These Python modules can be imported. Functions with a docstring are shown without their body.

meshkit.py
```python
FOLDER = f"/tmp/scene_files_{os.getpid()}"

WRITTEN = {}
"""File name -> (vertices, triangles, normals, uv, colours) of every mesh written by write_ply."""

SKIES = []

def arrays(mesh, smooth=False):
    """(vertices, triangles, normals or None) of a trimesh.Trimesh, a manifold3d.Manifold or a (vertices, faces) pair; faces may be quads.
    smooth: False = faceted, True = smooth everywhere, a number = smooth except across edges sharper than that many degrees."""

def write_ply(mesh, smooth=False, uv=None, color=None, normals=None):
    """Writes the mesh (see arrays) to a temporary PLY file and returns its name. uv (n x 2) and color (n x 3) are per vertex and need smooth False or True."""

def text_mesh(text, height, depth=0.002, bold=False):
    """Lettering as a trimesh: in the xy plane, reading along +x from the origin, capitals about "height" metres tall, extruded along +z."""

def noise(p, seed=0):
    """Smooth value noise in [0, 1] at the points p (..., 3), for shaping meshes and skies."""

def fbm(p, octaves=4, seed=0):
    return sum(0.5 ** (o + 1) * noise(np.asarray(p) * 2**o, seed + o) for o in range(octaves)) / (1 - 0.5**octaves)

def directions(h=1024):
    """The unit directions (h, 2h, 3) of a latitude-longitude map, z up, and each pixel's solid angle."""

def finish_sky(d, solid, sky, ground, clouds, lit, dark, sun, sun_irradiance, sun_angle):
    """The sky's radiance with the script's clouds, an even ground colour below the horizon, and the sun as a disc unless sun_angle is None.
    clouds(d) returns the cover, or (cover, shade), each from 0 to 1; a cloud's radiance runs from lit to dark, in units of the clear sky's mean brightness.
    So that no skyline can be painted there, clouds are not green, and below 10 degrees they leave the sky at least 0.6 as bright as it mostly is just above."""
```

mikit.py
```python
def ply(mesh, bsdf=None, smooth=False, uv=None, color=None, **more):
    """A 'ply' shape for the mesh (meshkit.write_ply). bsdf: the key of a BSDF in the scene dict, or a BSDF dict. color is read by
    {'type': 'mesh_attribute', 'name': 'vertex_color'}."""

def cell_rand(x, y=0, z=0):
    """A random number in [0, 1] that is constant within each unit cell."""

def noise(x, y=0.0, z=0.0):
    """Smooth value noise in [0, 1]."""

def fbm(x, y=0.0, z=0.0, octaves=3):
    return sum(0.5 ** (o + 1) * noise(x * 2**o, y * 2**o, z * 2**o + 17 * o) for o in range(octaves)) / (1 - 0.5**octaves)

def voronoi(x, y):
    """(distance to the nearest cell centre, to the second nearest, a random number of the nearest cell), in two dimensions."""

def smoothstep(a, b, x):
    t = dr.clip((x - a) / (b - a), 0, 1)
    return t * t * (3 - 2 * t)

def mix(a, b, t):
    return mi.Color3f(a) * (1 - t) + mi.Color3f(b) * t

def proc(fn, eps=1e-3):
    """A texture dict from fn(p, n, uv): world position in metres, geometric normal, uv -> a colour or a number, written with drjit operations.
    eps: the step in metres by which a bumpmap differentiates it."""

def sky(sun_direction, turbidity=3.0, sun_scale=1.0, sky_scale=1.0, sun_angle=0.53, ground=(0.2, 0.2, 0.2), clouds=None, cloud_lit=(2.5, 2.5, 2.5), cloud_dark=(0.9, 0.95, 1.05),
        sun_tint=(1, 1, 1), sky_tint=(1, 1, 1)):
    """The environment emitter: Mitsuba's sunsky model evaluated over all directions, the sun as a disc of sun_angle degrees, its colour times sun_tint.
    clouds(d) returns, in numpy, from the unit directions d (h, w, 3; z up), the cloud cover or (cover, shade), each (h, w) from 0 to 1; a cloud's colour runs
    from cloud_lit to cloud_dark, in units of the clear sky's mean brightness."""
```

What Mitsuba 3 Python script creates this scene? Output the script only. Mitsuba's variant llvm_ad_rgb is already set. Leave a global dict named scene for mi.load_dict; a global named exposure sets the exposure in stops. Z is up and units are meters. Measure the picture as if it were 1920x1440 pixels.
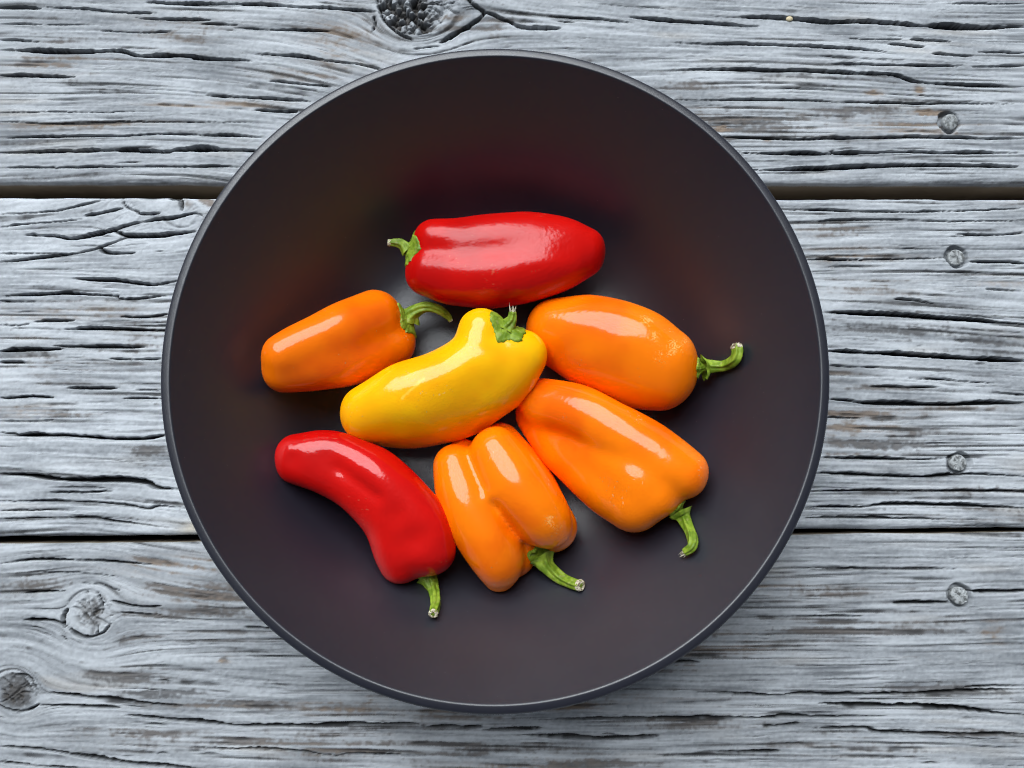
import math
import numpy as np, trimesh, mitsuba as mi, drjit as dr, mikit, meshkit
from scipy.spatial import cKDTree
from scipy.ndimage import binary_dilation, binary_fill_holes, gaussian_filter, gaussian_filter1d, map_coordinates

# ---------------------------------------------------------------- camera (all building below is in millimetres, written out in metres)
F_PX, H_CAM, TILT = 1600.0, 350.0, math.radians(6.0)      # focal length in pixels of the 1920 wide photograph
FWD = np.array([0, math.sin(TILT), -math.cos(TILT)]); UP = np.array([0, math.cos(TILT), math.sin(TILT)]); RIGHT = np.array([1.0, 0, 0])
CAM = -FWD * H_CAM
scene, labels = {}, {}
scene['camera'] = {'type': 'perspective', 'fov': 2 * math.degrees(math.atan(960 / F_PX)), 'fov_axis': 'x', 'near_clip': 0.01, 'far_clip': 60.0,
                   'to_world': mi.ScalarTransform4f().look_at(origin=(CAM / 1000).tolist(), target=[0, 0, 0], up=UP.tolist())}
# ---------------------------------------------------------------- light: bright overcast, the sun a broad glow beyond the top of the picture
exposure = 3.75
scene['sky'] = mikit.sky((-0.22, 0.62, 0.86), turbidity=3, sun_scale=0.3, sky_scale=0.08, sun_angle=52, clouds=lambda d: 1.0, cloud_lit=(0.9, 1.05, 1.3), sun_tint=(0.77, 0.98, 1.34), ground=(0.10, 0.10, 0.10))


def at(px, py, z=0.0):
    """The point at height z (mm) that the photograph shows at this pixel."""
    d = RIGHT * (px - 960) / F_PX + UP * (720 - py) / F_PX + FWD
    return CAM + d * ((z - CAM[2]) / d[2])


def add(key, mesh, bsdf, smooth=True, color=None):
    v, f = (mesh.vertices, mesh.faces) if hasattr(mesh, 'vertices') else mesh
    v, f = np.asarray(v, float) / 1000, np.asarray(f)
    if f.shape[1] == 4:
        f = np.vstack([f[:, [0, 1, 2]], f[:, [0, 2, 3]]])
    scene[key] = mikit.ply(trimesh.Trimesh(v, f, process=False), bsdf, smooth=smooth, color=color)


def grid_faces(n, m, close_m=False):
    i, j = np.meshgrid(np.arange(n - 1), np.arange(m if close_m else m - 1), indexing='ij')
    a = i * m + j; b = i * m + (j + 1) % m; c = (i + 1) * m + (j + 1) % m; d = (i + 1) * m + j
    return np.stack([a, b, c, d], -1).reshape(-1, 4)


def spline(P, n):
    """Catmull-Rom through the rows of P, n samples evenly spread along it."""
    P = np.asarray(P, float)
    Q = np.vstack([2 * P[0] - P[1], P, 2 * P[-1] - P[-2]])
    out = []
    for i in range(len(P) - 1):
        t = np.linspace(0, 1, 24, endpoint=False)[:, None]
        a, b, c, d = Q[i:i + 4]
        out.append(0.5 * (2 * b + (c - a) * t + (2 * a - 5 * b + 4 * c - d) * t ** 2 + (3 * b - a - 3 * c + d) * t ** 3))
    out = np.vstack(out + [P[-1:]])
    s = np.r_[0, np.cumsum(np.linalg.norm(np.diff(out[:, :2], axis=0), axis=1))]
    u = np.linspace(0, s[-1], n)
    return np.stack([np.interp(u, s, out[:, k]) for k in range(out.shape[1])], 1)


def sstep(a, b, x):
    t = np.clip((x - a) / (b - a), 0, 1)
    return t * t * (3 - 2 * t)


# ---------------------------------------------------------------- materials
def two(d):
    return {'type': 'twosided', 'bsdf': d}


def rgb(*c):
    return {'type': 'rgb', 'value': list(c)}


scene['weathered_wood'] = two({'type': 'principled', 'base_color': {'type': 'mesh_attribute', 'name': 'vertex_color'}, 'roughness': 0.75, 'specular': 0.25})
scene['dark_earth'] = two({'type': 'diffuse', 'reflectance': rgb(0.02, 0.018, 0.016)})
scene['joist_wood'] = two({'type': 'diffuse', 'reflectance': rgb(0.06, 0.052, 0.045)})


def bowl_colour(p, n, uv):
    s = mikit.noise(p.x * 2600, p.y * 2600, p.z * 2600)
    big = mikit.noise(p.x * 300, p.y * 300, p.z * 300)
    speck = mikit.smoothstep(0.955, 0.985, s) * mikit.smoothstep(0.55, 0.8, big)
    return mikit.mix((0.0085, 0.0088, 0.0165), (0.22, 0.21, 0.21), speck * 0.8)


def bowl_rough(p, n, uv):
    return 0.38 + 0.12 * mikit.fbm(p.x * 40, p.y * 40, p.z * 40)


scene['matte_black_glaze'] = two({'type': 'principled', 'base_color': mikit.proc(bowl_colour), 'roughness': mikit.proc(bowl_rough), 'specular': 1.0})


def skin(name, base, deep, rough=0.12, bump=0.00006, scale=900.0, flecks=0.0, scuffs=(), scratch=None, coat=0.25):
    """scuffs: (px, py, z mm, radius mm, strength), patches of rubbed wax; scratch: two points (px, py, z)."""
    spots = [(*(at(a, b, z)[:2] / 1000), r / 1000, w) for a, b, z, r, w in scuffs]

    def col(p, n, uv):
        a = mikit.fbm(p.x * 55, p.y * 55, p.z * 55)
        c = mikit.mix(deep, base, mikit.smoothstep(0.25, 0.62, a))
        s = mikit.noise(p.x * 1500, p.y * 1500, p.z * 1500)
        where = mikit.smoothstep(0.5, 0.75, mikit.noise(p.x * 130 + 9, p.y * 130, p.z * 130))
        c = mikit.mix(c, mi.Color3f(c) * 0.6 + mi.Color3f(0.30, 0.22, 0.12), mikit.smoothstep(0.80, 0.92, s * where) * flecks)
        if spots:
            g = mi.Float(0)
            for x, y, r, w in spots:
                g = dr.maximum(g, w * dr.exp(-(dr.square(p.x - x) + dr.square(p.y - y)) / (r * r)))
            f = mikit.fbm(p.x * 2300, p.y * 2300, p.z * 2300, octaves=2)
            c = mikit.mix(c, (0.90, 0.50, 0.15), mikit.smoothstep(0.62, 0.86, f * 0.75 + g * 0.38) * dr.minimum(g * 1.2, 0.6))
        if scratch:
            (ax, ay), (bx, by) = [at(*q)[:2] / 1000 for q in scratch]
            l2 = (bx - ax) ** 2 + (by - ay) ** 2
            t = dr.clip(((p.x - ax) * (bx - ax) + (p.y - ay) * (by - ay)) / l2, 0, 1)
            d = dr.sqrt(dr.square(p.x - ax - t * (bx - ax)) + dr.square(p.y - ay - t * (by - ay)))
            c = mikit.mix(c, (0.95, 0.72, 0.10), mikit.smoothstep(0.0011, 0.0003, d + 0.0005 * mikit.noise(p.x * 900, p.y * 900)) * 0.4)
        return c

    def relief(p, n, uv):
        return mikit.fbm(p.x * scale, p.y * scale, p.z * scale) * 0.6 + mikit.noise(p.x * scale / 6, p.y * scale / 6, p.z * scale / 6) * 1.6

    scene[name] = {'type': 'bumpmap', 'scale': bump, 'tex': mikit.proc(relief, eps=2e-4),
                   'bsdf': two({'type': 'principled', 'base_color': mikit.proc(col), 'roughness': rough, 'specular': 0.32, 'clearcoat': coat, 'clearcoat_gloss': 0.97})}


skin('waxy_red_skin', (0.56, 0.004, 0.002), (0.45, 0.003, 0.002), rough=0.20, bump=0.00014, coat=0.10, flecks=0.25)
skin('red_skin', (0.60, 0.004, 0.002), (0.50, 0.003, 0.002), rough=0.12, bump=0.00011, coat=0.35, flecks=0.25)
skin('orange_skin', (0.91, 0.190, 0.0005), (0.82, 0.125, 0.0005), flecks=0.8)
skin('deep_orange_skin', (0.88, 0.165, 0.0005), (0.77, 0.105, 0.0005), flecks=0.8)
skin('yellow_skin', (0.96, 0.49, 0.001), (0.94, 0.39, 0.001), flecks=0.8, scratch=((758, 750, 38), (797, 713, 40)))
skin('scuffed_orange_skin', (0.91, 0.190, 0.0005), (0.82, 0.125, 0.0005), flecks=0.8,
     scuffs=((1212, 600, 38, 3.2, 1.0), (1225, 632, 38, 3.0, 1.0), (1262, 655, 38, 4.0, 1.0), (1238, 672, 38, 5.0, 0.6), (1285, 640, 36, 3.0, 0.8), (1042, 585, 38, 2.2, 0.7)))
skin('rubbed_orange_skin', (0.91, 0.190, 0.0005), (0.82, 0.125, 0.0005), flecks=0.8, scuffs=((1030, 978, 40, 2.6, 1.1), (1045, 990, 38, 3.0, 0.6)))


def stem_colour(p, n, uv):
    a = mikit.fbm(p.x * 500, p.y * 500, p.z * 500)
    c = mikit.mix((0.12, 0.20, 0.010), (0.25, 0.35, 0.030), mikit.smoothstep(0.3, 0.7, a))
    return mikit.mix(c, (0.36, 0.34, 0.12), mikit.smoothstep(0.70, 0.85, mikit.noise(p.x * 900, p.y * 900, p.z * 900)) * 0.35)


def stem_relief(p, n, uv):
    return mikit.fbm(p.x * 700, p.y * 700, p.z * 700)


scene['green_stem'] = {'type': 'bumpmap', 'scale': 0.00025, 'tex': mikit.proc(stem_relief, eps=2e-4),
                       'bsdf': two({'type': 'principled', 'base_color': mikit.proc(stem_colour), 'roughness': 0.5, 'specular': 0.35})}


def dry_colour(p, n, uv):
    return mikit.mix((0.16, 0.12, 0.07), (0.62, 0.56, 0.42), mikit.smoothstep(0.3, 0.6, mikit.fbm(p.x * 1400, p.y * 1400, p.z * 1400)))


scene['dry_fibre'] = two({'type': 'principled', 'base_color': mikit.proc(dry_colour), 'roughness': 0.8, 'specular': 0.2})
scene['seed_husk'] = two({'type': 'principled', 'base_color': rgb(0.62, 0.52, 0.33), 'roughness': 0.6})

# ---------------------------------------------------------------- deck: the traced cracks, knots and stains of the boards
# pixels of the photograph: width in px, then the points
CRACKS = [
 (5,[(0,15),(47,15),(77,16)]),(5,[(87,12),(146,15),(204,20),(255,24),(292,24)]),(7,[(270,4),(328,6),(401,7),(474,8),(547,11),(620,15),(678,20),(712,22)]),
 (4,[(255,33),(313,36),(394,38)]),(4,[(379,44),(412,45),(445,46)]),(4,[(441,51),(510,55),(620,58)]),(3,[(182,57),(255,60),(325,59)]),(3.5,[(0,75),(22,75),(73,77)]),(2,[(0,46),(109,46),(175,47)]),
 (7,[(0,92),(73,96),(153,97),(226,96),(262,104),(350,104),(368,109),(419,111),(474,115)]),(6.5,[(485,100),(547,104),(620,113),(675,120),(720,132)]),(4,[(0,141),(55,143),(139,145)]),
 (3,[(503,152),(565,157),(627,163)]),(4,[(386,179),(456,182),(529,187),(583,190)]),(1.6,[(0,211),(109,210),(255,211)]),(4,[(478,206),(558,211)]),(2,[(0,229),(91,231),(164,229),(310,228),(474,229)]),
 (4,[(0,258),(128,256),(241,254),(288,251),(365,252),(500,258)]),(9,[(0,286),(109,283),(219,281),(310,284),(335,280),(437,281),(490,285)]),(3.2,[(0,315),(182,313),(328,312),(460,313)]),
 (5,[(1025,29),(1070,31),(1114,34),(1190,41)]),(7.5,[(1180,31),(1224,36),(1300,41),(1373,46),(1425,48)]),(10,[(1387,32),(1452,33),(1501,36),(1552,41),(1604,40),(1672,43),(1776,50),(1844,52),(1925,50)]),
 (4.5,[(1260,79),(1353,82),(1432,83),(1500,86),(1586,91),(1666,97)]),(3,[(1590,71),(1690,74)]),(3.5,[(1707,75),(1782,78)]),(3,[(1666,86),(1734,91)]),(3.5,[(1748,101),(1824,105)]),(3,[(1834,97),(1920,101)]),
 (4,[(1559,120),(1655,121),(1741,123),(1776,124),(1796,126)]),(3.5,[(1824,125),(1920,124)]),(5,[(1260,131),(1329,130),(1500,132),(1586,137),(1672,140),(1707,151),(1758,156),(1844,161),(1925,164)]),
 (2.8,[(1267,187),(1397,187),(1535,189),(1707,194),(1920,195)]),(4.5,[(1350,257),(1500,260),(1672,257),(1776,258),(1925,261)]),(6.5,[(1375,286),(1542,288),(1559,283),(1573,287),(1690,284),(1776,286),(1925,287)]),
 (6.5,[(1400,319),(1552,316),(1672,311),(1776,310),(1925,313)]),(2,[(1776,7),(1920,7)]),
 (11,[(872,-12),(885,5),(908,25),(885,45),(850,65),(825,79)]),(7,[(905,22),(925,28),(955,40),(984,52),(1052,54)]),(4,[(700,30),(704,45),(698,60)]),(5,[(706,-10),(712,15),(722,38),(748,62),(775,76)]),(3,[(775,92),(800,88),(825,86)]),
 (2.5,[(0,476),(62,475),(125,475)]),(2.8,[(0,426),(37,421),(87,416),(155,411)]),(3.4,[(160,407),(190,400),(230,391)]),(2.2,[(0,402),(100,396),(130,391),(175,380),(200,374)]),
 (7,[(45,440),(100,442),(135,447),(175,441),(212,432),(232,424),(265,417)]),(6.5,[(212,432),(240,442),(300,442),(325,439),(370,433)]),(4,[(0,492),(62,485),(132,476),(180,466),(240,445)]),(4.5,[(185,465),(200,474),(252,475)]),
 (4,[(265,417),(295,412),(325,410),(365,400),(382,406)]),(4,[(230,372),(237,387),(257,396),(265,401),(300,401)]),(4,[(317,374),(335,377),(340,394)]),(5,[(135,522),(180,525),(225,527),(265,532),(292,533),(335,526)]),
 (4.5,[(5,554),(75,552),(120,550),(175,552),(217,554),(225,559),(262,559),(320,553)]),(2,[(0,566),(70,566)]),(3.5,[(225,594),(275,594),(316,590)]),(4,[(0,609),(55,606)]),(3,[(62,603),(140,602)]),
 (5.5,[(120,616),(200,616),(312,619)]),(4.5,[(100,649),(155,650),(195,651),(275,651)]),(5,[(0,658),(62,656),(120,654)]),(3,[(207,674),(305,674)]),(3,[(0,681),(50,680)]),
 (3,[(125,732),(175,731),(220,731)]),(2.6,[(0,748),(57,745),(107,746)]),(2.6,[(232,747),(308,747)]),(3,[(255,727),(305,730)]),(2,[(0,790),(75,789),(105,787)]),
 (9,[(0,810),(25,812),(45,815),(110,814),(150,817),(200,821),(230,822),(282,821),(315,814)]),(8.5,[(0,889),(50,890),(87,896),(150,900),(225,900),(275,905),(295,914),(345,917)]),
 (3.2,[(0,939),(75,939),(150,939),(210,944),(250,949),(277,954),(300,949),(350,952)]),(2.6,[(0,972),(100,970),(175,971),(212,977),(250,981)]),(1.6,[(0,958),(150,957)]),(2,[(87,925),(210,924)]),
 (3,[(1473,393),(1676,397),(1842,394),(1925,391)]),(2.2,[(1487,416),(1676,411),(1771,415),(1920,413)]),(4,[(1505,487),(1629,486),(1775,483)]),(3,[(1818,494),(1925,496)]),(3,[(1794,439),(1842,441),(1925,437)]),
 (2,[(1846,543),(1920,546)]),(7.5,[(1544,585),(1596,587),(1676,590),(1747,595),(1818,599),(1925,607)]),(9,[(1550,658),(1643,661),(1723,666),(1842,673),(1925,678)]),(3.4,[(1556,685),(1648,689)]),(2.4,[(1705,709),(1865,718)]),
 (6,[(1550,749),(1596,751),(1638,756),(1771,758),(1846,756),(1925,756)]),(2.6,[(1550,783),(1615,783)]),(5,[(1535,857),(1653,860),(1771,860)]),(5.5,[(1525,887),(1629,890),(1723,893),(1818,888),(1879,890),(1925,894)]),
 (3,[(1518,920),(1676,920),(1925,921)]),(5,[(1505,950),(1605,950),(1667,945),(1818,948),(1925,953)]),(2.6,[(1500,971),(1629,971),(1771,973)]),(3,[(1676,561),(1718,563),(1750,568)]),(2.2,[(1860,735),(1925,742)]),(2.5,[(1620,725),(1760,728)]),
 (3.2,[(0,1057),(62,1050),(146,1050),(225,1054),(292,1059)]),(2.2,[(62,1072),(146,1072),(221,1080)]),(2.8,[(154,1090),(187,1095),(225,1105)]),(2.4,[(42,1113),(83,1110),(121,1108)]),(4.5,[(46,1163),(96,1163),(129,1176)]),
 (3.4,[(208,1128),(250,1136),(300,1138)]),(2.4,[(225,1149),(300,1152)]),(6,[(71,1320),(125,1322),(225,1327)]),(4,[(92,1299),(167,1307),(250,1315),(346,1325)]),(5.5,[(233,1342),(308,1347),(396,1355),(471,1360),(583,1359),(708,1357),(800,1360)]),
 (5,[(790,1361),(905,1364)]),(5.5,[(905,1368),(1016,1366)]),(5.5,[(0,1400),(83,1405),(167,1420),(250,1430),(333,1438),(400,1446)]),(3.4,[(0,1430),(62,1434),(150,1442)]),(3.2,[(358,1402),(479,1403),(562,1408),(625,1415),(667,1413),(800,1417)]),
 (2.2,[(458,1178),(533,1178)]),(5.5,[(981,1377),(1062,1382),(1150,1384),(1237,1382)]),(4.2,[(1010,1349),(1202,1347),(1354,1346),(1558,1343),(1663,1343)]),(4,[(1307,1298),(1442,1302),(1500,1300),(1576,1302),(1733,1298),(1925,1292)]),
 (7,[(1535,1318),(1617,1323),(1733,1324),(1838,1333),(1925,1341)]),(4.5,[(1523,1366),(1628,1365),(1657,1372),(1925,1377)]),(4,[(1342,1409),(1471,1409)]),(4.5,[(1675,1132),(1786,1129)]),(4,[(1821,1111),(1925,1108)]),(3,[(1249,1242),(1313,1242)]),
 (2.2,[(1418,1155),(1617,1155)]),(2.2,[(1535,1067),(1792,1066)]),(2,[(1790,1289),(1925,1286)]),(3,[(1430,1362),(1500,1358)]),
 # around the two round knots of the lower board
 (7,[(131,1178),(143,1188),(157,1194),(172,1193),(188,1187),(198,1180),(206,1170)]),(3,[(184,1110),(187,1120),(190,1132),(192,1150)]),(2.5,[(181,1165),(181,1180),(180,1190)]),(3,[(131,1176),(131,1160),(136,1145)]),
 (5,[(-4,1318),(10,1326),(30,1331),(55,1330),(74,1320)]),(3,[(60,1275),(68,1288),(69,1304)]),(2,[(30,1265),(48,1268),(62,1278)])]
#        x, y, rx, ry (px), relief, roundness of the flow
KNOTS = [(786,8,80,66),(169,1152,40,42),(31,1299,38,38),(232,398,30,24),(345,400,30,26)]
#        x, y, rx, ry (px), darkness 0..1, warmth 0..1 : bare, unbleached patches of the grain
STAINS = [(1400,225,150,42,.9,.15),(1480,145,190,12,.6,.0),(1600,207,120,20,.8,.1),(1700,240,150,20,.35,.5),(1300,160,60,25,.5,.1),(330,60,110,40,.5,.2),(110,115,110,28,.55,.3),(560,140,90,16,.55,.3),(400,196,130,8,.35,.8),(150,235,170,10,.6,.45),(640,85,90,60,.4,.4),
 (1560,430,90,22,.6,.2),(1590,480,120,22,.4,.3),(1640,540,130,22,.35,.2),(1880,530,60,12,.4,.5),(1700,620,180,24,.6,.0),(1600,800,120,22,.55,.4),(1640,835,150,22,.9,.0),(1800,760,150,14,.4,.2),(1560,705,60,16,.3,.2),
 (80,590,120,16,.3,.35),(250,640,80,60,.45,.1),(60,770,60,16,.35,.5),(280,845,50,36,.75,.05),(90,690,140,40,.4,.1),(330,945,30,26,.35,.0),
 (380,1112,130,26,.8,.25),(340,1060,120,20,.4,.5),(60,1095,70,24,.5,.1),(240,1190,80,14,.6,.1),(400,1192,120,10,.45,.1),(230,1270,110,22,.8,.05),(310,1300,110,10,1.,.0),(450,1320,120,9,.9,.1),(650,1325,110,20,.65,.4),(860,1335,110,22,.75,.3),(1080,1325,60,14,.6,.7),
 (420,1237,14,9,1.,1.),(1320,1195,90,22,.7,.25),(1560,1180,150,22,.65,.1),(1700,1170,120,18,.6,.1),(1250,1225,60,16,.5,.4),(1300,1345,130,24,.55,.15),(900,1410,200,26,.75,.1),(600,1395,180,26,.6,.2),(250,1380,160,26,.45,.1),(1100,1435,160,18,.8,.1),(1600,1400,180,20,.35,.1),
 (1500,1110,150,20,.5,.2),(1450,1095,70,14,.45,.4),(1860,1190,26,26,.4,.3),(1740,213,30,10,1.,1.),(1355,240,20,8,1.,.9),(1640,175,18,9,.7,.8),(1725,170,10,10,.8,.7),(1437,262,10,4,1.,1.),(930,55,40,24,.7,.2),(1010,110,60,14,.5,.5),(820,1290,60,20,.4,.2)]
NAILS = [(1782,229,16.5,0.9),(1794,482,16.5,0.2),(1798,868,16.5,0.1),(1800,1117,17,0.2)]

RES = 0.35
X0, X1, Y0, Y1 = -236.0, 236.0, -182.0, 184.0
NX, NY = int((X1 - X0) / RES) + 1, int((Y1 - Y0) / RES) + 1
rng = np.random.default_rng(7)


def rc(p):
    return (np.asarray(p)[..., 1] - Y0) / RES, (np.asarray(p)[..., 0] - X0) / RES


def trace(pts, step=0.3):
    P = np.array([at(*p)[:2] for p in pts])
    n = max(6, int(np.linalg.norm(np.diff(P, axis=0), axis=1).sum() / step))
    return spline(P, n)


MM = H_CAM / F_PX                                   # millimetres per photo pixel on the boards
traced = [(w * MM, trace(p)) for w, p in CRACKS]
# grain direction: the cracks lead it, the knots push it aside
num, den = np.zeros((NY // 6 + 1, NX // 6 + 1)), np.full((NY // 6 + 1, NX // 6 + 1), 2e-4)
for w, P in traced:
    d = np.gradient(P, axis=0)
    s = np.clip(d[:, 1] / np.where(np.abs(d[:, 0]) < 1e-6, 1e-6, d[:, 0]), -3, 3)
    ok = np.abs(s) < 0.45
    r, c = rc(P)
    r, c = (r / 6).astype(int), (c / 6).astype(int)
    ok &= (r >= 0) & (r < num.shape[0]) & (c >= 0) & (c < num.shape[1])
    np.add.at(num, (r[ok], c[ok]), s[ok]); np.add.at(den, (r[ok], c[ok]), 1)
num, den = gaussian_filter(num, (2.6, 9)), gaussian_filter(den, (2.6, 9))
yy, xx = np.meshgrid(np.arange(NY), np.arange(NX), indexing='ij')
slope = map_coordinates(num / den, [yy / 6, xx / 6], order=1, mode='nearest')
wx, wy = X0 + xx * RES, Y0 + yy * RES
knot_r = []
for kx, ky, rx, ry in KNOTS:
    c = at(kx, ky)
    a, b = rx * MM * 1.05, ry * MM * 1.05
    u, v = (wx - c[0]) / a, (wy - c[1]) / b
    q = np.maximum(u * u + v * v, 0.7)
    slope += -2 * u * v / q ** 2 / np.maximum(1 - (u * u - v * v) / q ** 2, 0.35)
    knot_r.append((np.sqrt(u * u + v * v), np.arctan2(v, u)))
slope = np.clip(slope, -1.6, 1.6)
length = np.sqrt(1 + slope ** 2)
FX, FY = 1 / length, slope / length


def flow_blur(img, k):
    """Average along the grain over 2**k steps either way, by doubling."""
    for sgn in (1, -1):
        ox, oy = FX * sgn, FY * sgn
        for _ in range(k):
            co = [yy + oy, xx + ox]
            img = 0.5 * (img + map_coordinates(img, co, order=1, mode='reflect'))
            ox, oy = ox + map_coordinates(ox, co, order=1, mode='nearest'), oy + map_coordinates(oy, co, order=1, mode='nearest')
    img = img - gaussian_filter(img, 60)
    return (img / img.std()).astype(np.float32)


def white(sy=0, sx=0):
    w = rng.standard_normal((NY, NX)).astype(np.float32)
    return gaussian_filter(w, (sy, sx)) if sy or sx else w


fine = flow_blur(white(0.6), 5)
thin = flow_blur(white(0.9), 6)
mid = flow_blur(white(2.4), 7)
wide = flow_blur(white(7.0), 8)
patch = flow_blur(white(9, 20), 5)
blot = gaussian_filter(white(), 1.2); blot /= blot.std()
blot2 = gaussian_filter(white(), (3.0, 5.0)); blot2 /= blot2.std()

stain, warm = np.zeros((NY, NX), np.float32), np.zeros((NY, NX), np.float32)
for _ in range(55):
    STAINS.append((rng.uniform(0, 1920), rng.uniform(0, 1440), rng.uniform(40, 190), rng.uniform(5, 22), rng.uniform(0.35, 0.8), rng.uniform(0, 0.35)))
for sx, sy, rx, ry, dark, hot in STAINS:
    c = at(sx, sy)
    e = ((wx - c[0]) / (rx * MM)) ** 2 + ((wy - c[1] - 0.0) / (ry * MM)) ** 2
    g = np.exp(-e * 1.3)
    stain = np.maximum(stain, g * dark); warm = np.maximum(warm, g * hot)

depth = np.zeros((NY, NX), np.float32)


def carve(P, w, D, rough=0.35, seed=0, taper=0.18):
    n = len(P)
    s = np.arange(n)
    k = np.random.default_rng(seed)
    jit = gaussian_filter1d(k.standard_normal(n + 80), 14)[40:-40]; jit /= jit.std() + 1e-9
    jit2 = gaussian_filter1d(k.standard_normal(n + 80), 1.5)[40:-40]; jit2 /= jit2.std() + 1e-9
    ends = np.clip(np.minimum(s + 1, n - s) / max(4, n * taper), 0, 1) ** 0.7
    inside = (np.abs(P[:, 0]) < 209)
    half = 0.5 * w * ends * np.clip(1 + rough * jit + 0.14 * jit2, 0.35, 2)
    t = np.gradient(P, axis=0); t /= np.linalg.norm(t, axis=1, keepdims=True) + 1e-9
    P = P + np.stack([-t[:, 1], t[:, 0]], 1) * (0.13 * jit + 0.06 * jit2)[:, None]
    R, C = rc(P)
    for i in range(n):
        h = max(half[i], 0.09) / RES
        m = int(h + 2)
        r0, c0 = int(R[i]), int(C[i])
        if r0 - m < 0 or c0 - m < 0 or r0 + m + 1 >= NY or c0 + m + 1 >= NX:
            continue
        ys, xs = np.ogrid[r0 - m:r0 + m + 1, c0 - m:c0 + m + 1]
        dist = np.sqrt((ys - R[i]) ** 2 + (xs - C[i]) ** 2)
        cut = D * ends[i] ** 0.5 * np.clip((h + 0.38 - dist) / 0.8, 0, 1)
        win = depth[r0 - m:r0 + m + 1, c0 - m:c0 + m + 1]
        np.maximum(win, cut, out=win)


for i, (w, P) in enumerate(traced):
    carve(P, w * 0.66, min(1.2 + 2.6 * w, 6.0), seed=i)
# the many short checks that follow the grain
for i in range(2600):
    x, y = rng.uniform(-212, 212), rng.uniform(-165, 168)
    L = int(np.exp(rng.normal(4.0, 0.75)))
    w = 0.05 + 0.26 * rng.random() ** 4
    P, q = [], np.array([(y - Y0) / RES, (x - X0) / RES])
    for _ in range(min(L, 300)):
        r, c = int(q[0]), int(q[1])
        if not (2 <= r < NY - 2 and 2 <= c < NX - 2):
            break
        P.append((X0 + q[1] * RES, Y0 + q[0] * RES))
        q = q + np.array([FY[r, c], FX[r, c]])
    if len(P) > 8:
        carve(np.array(P), w, 0.4 + 2.2 * w, seed=5000 + i, taper=0.4)

height = 0.06 * fine + 0.06 * thin + 0.05 * mid + 0.045 * wide
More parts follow.
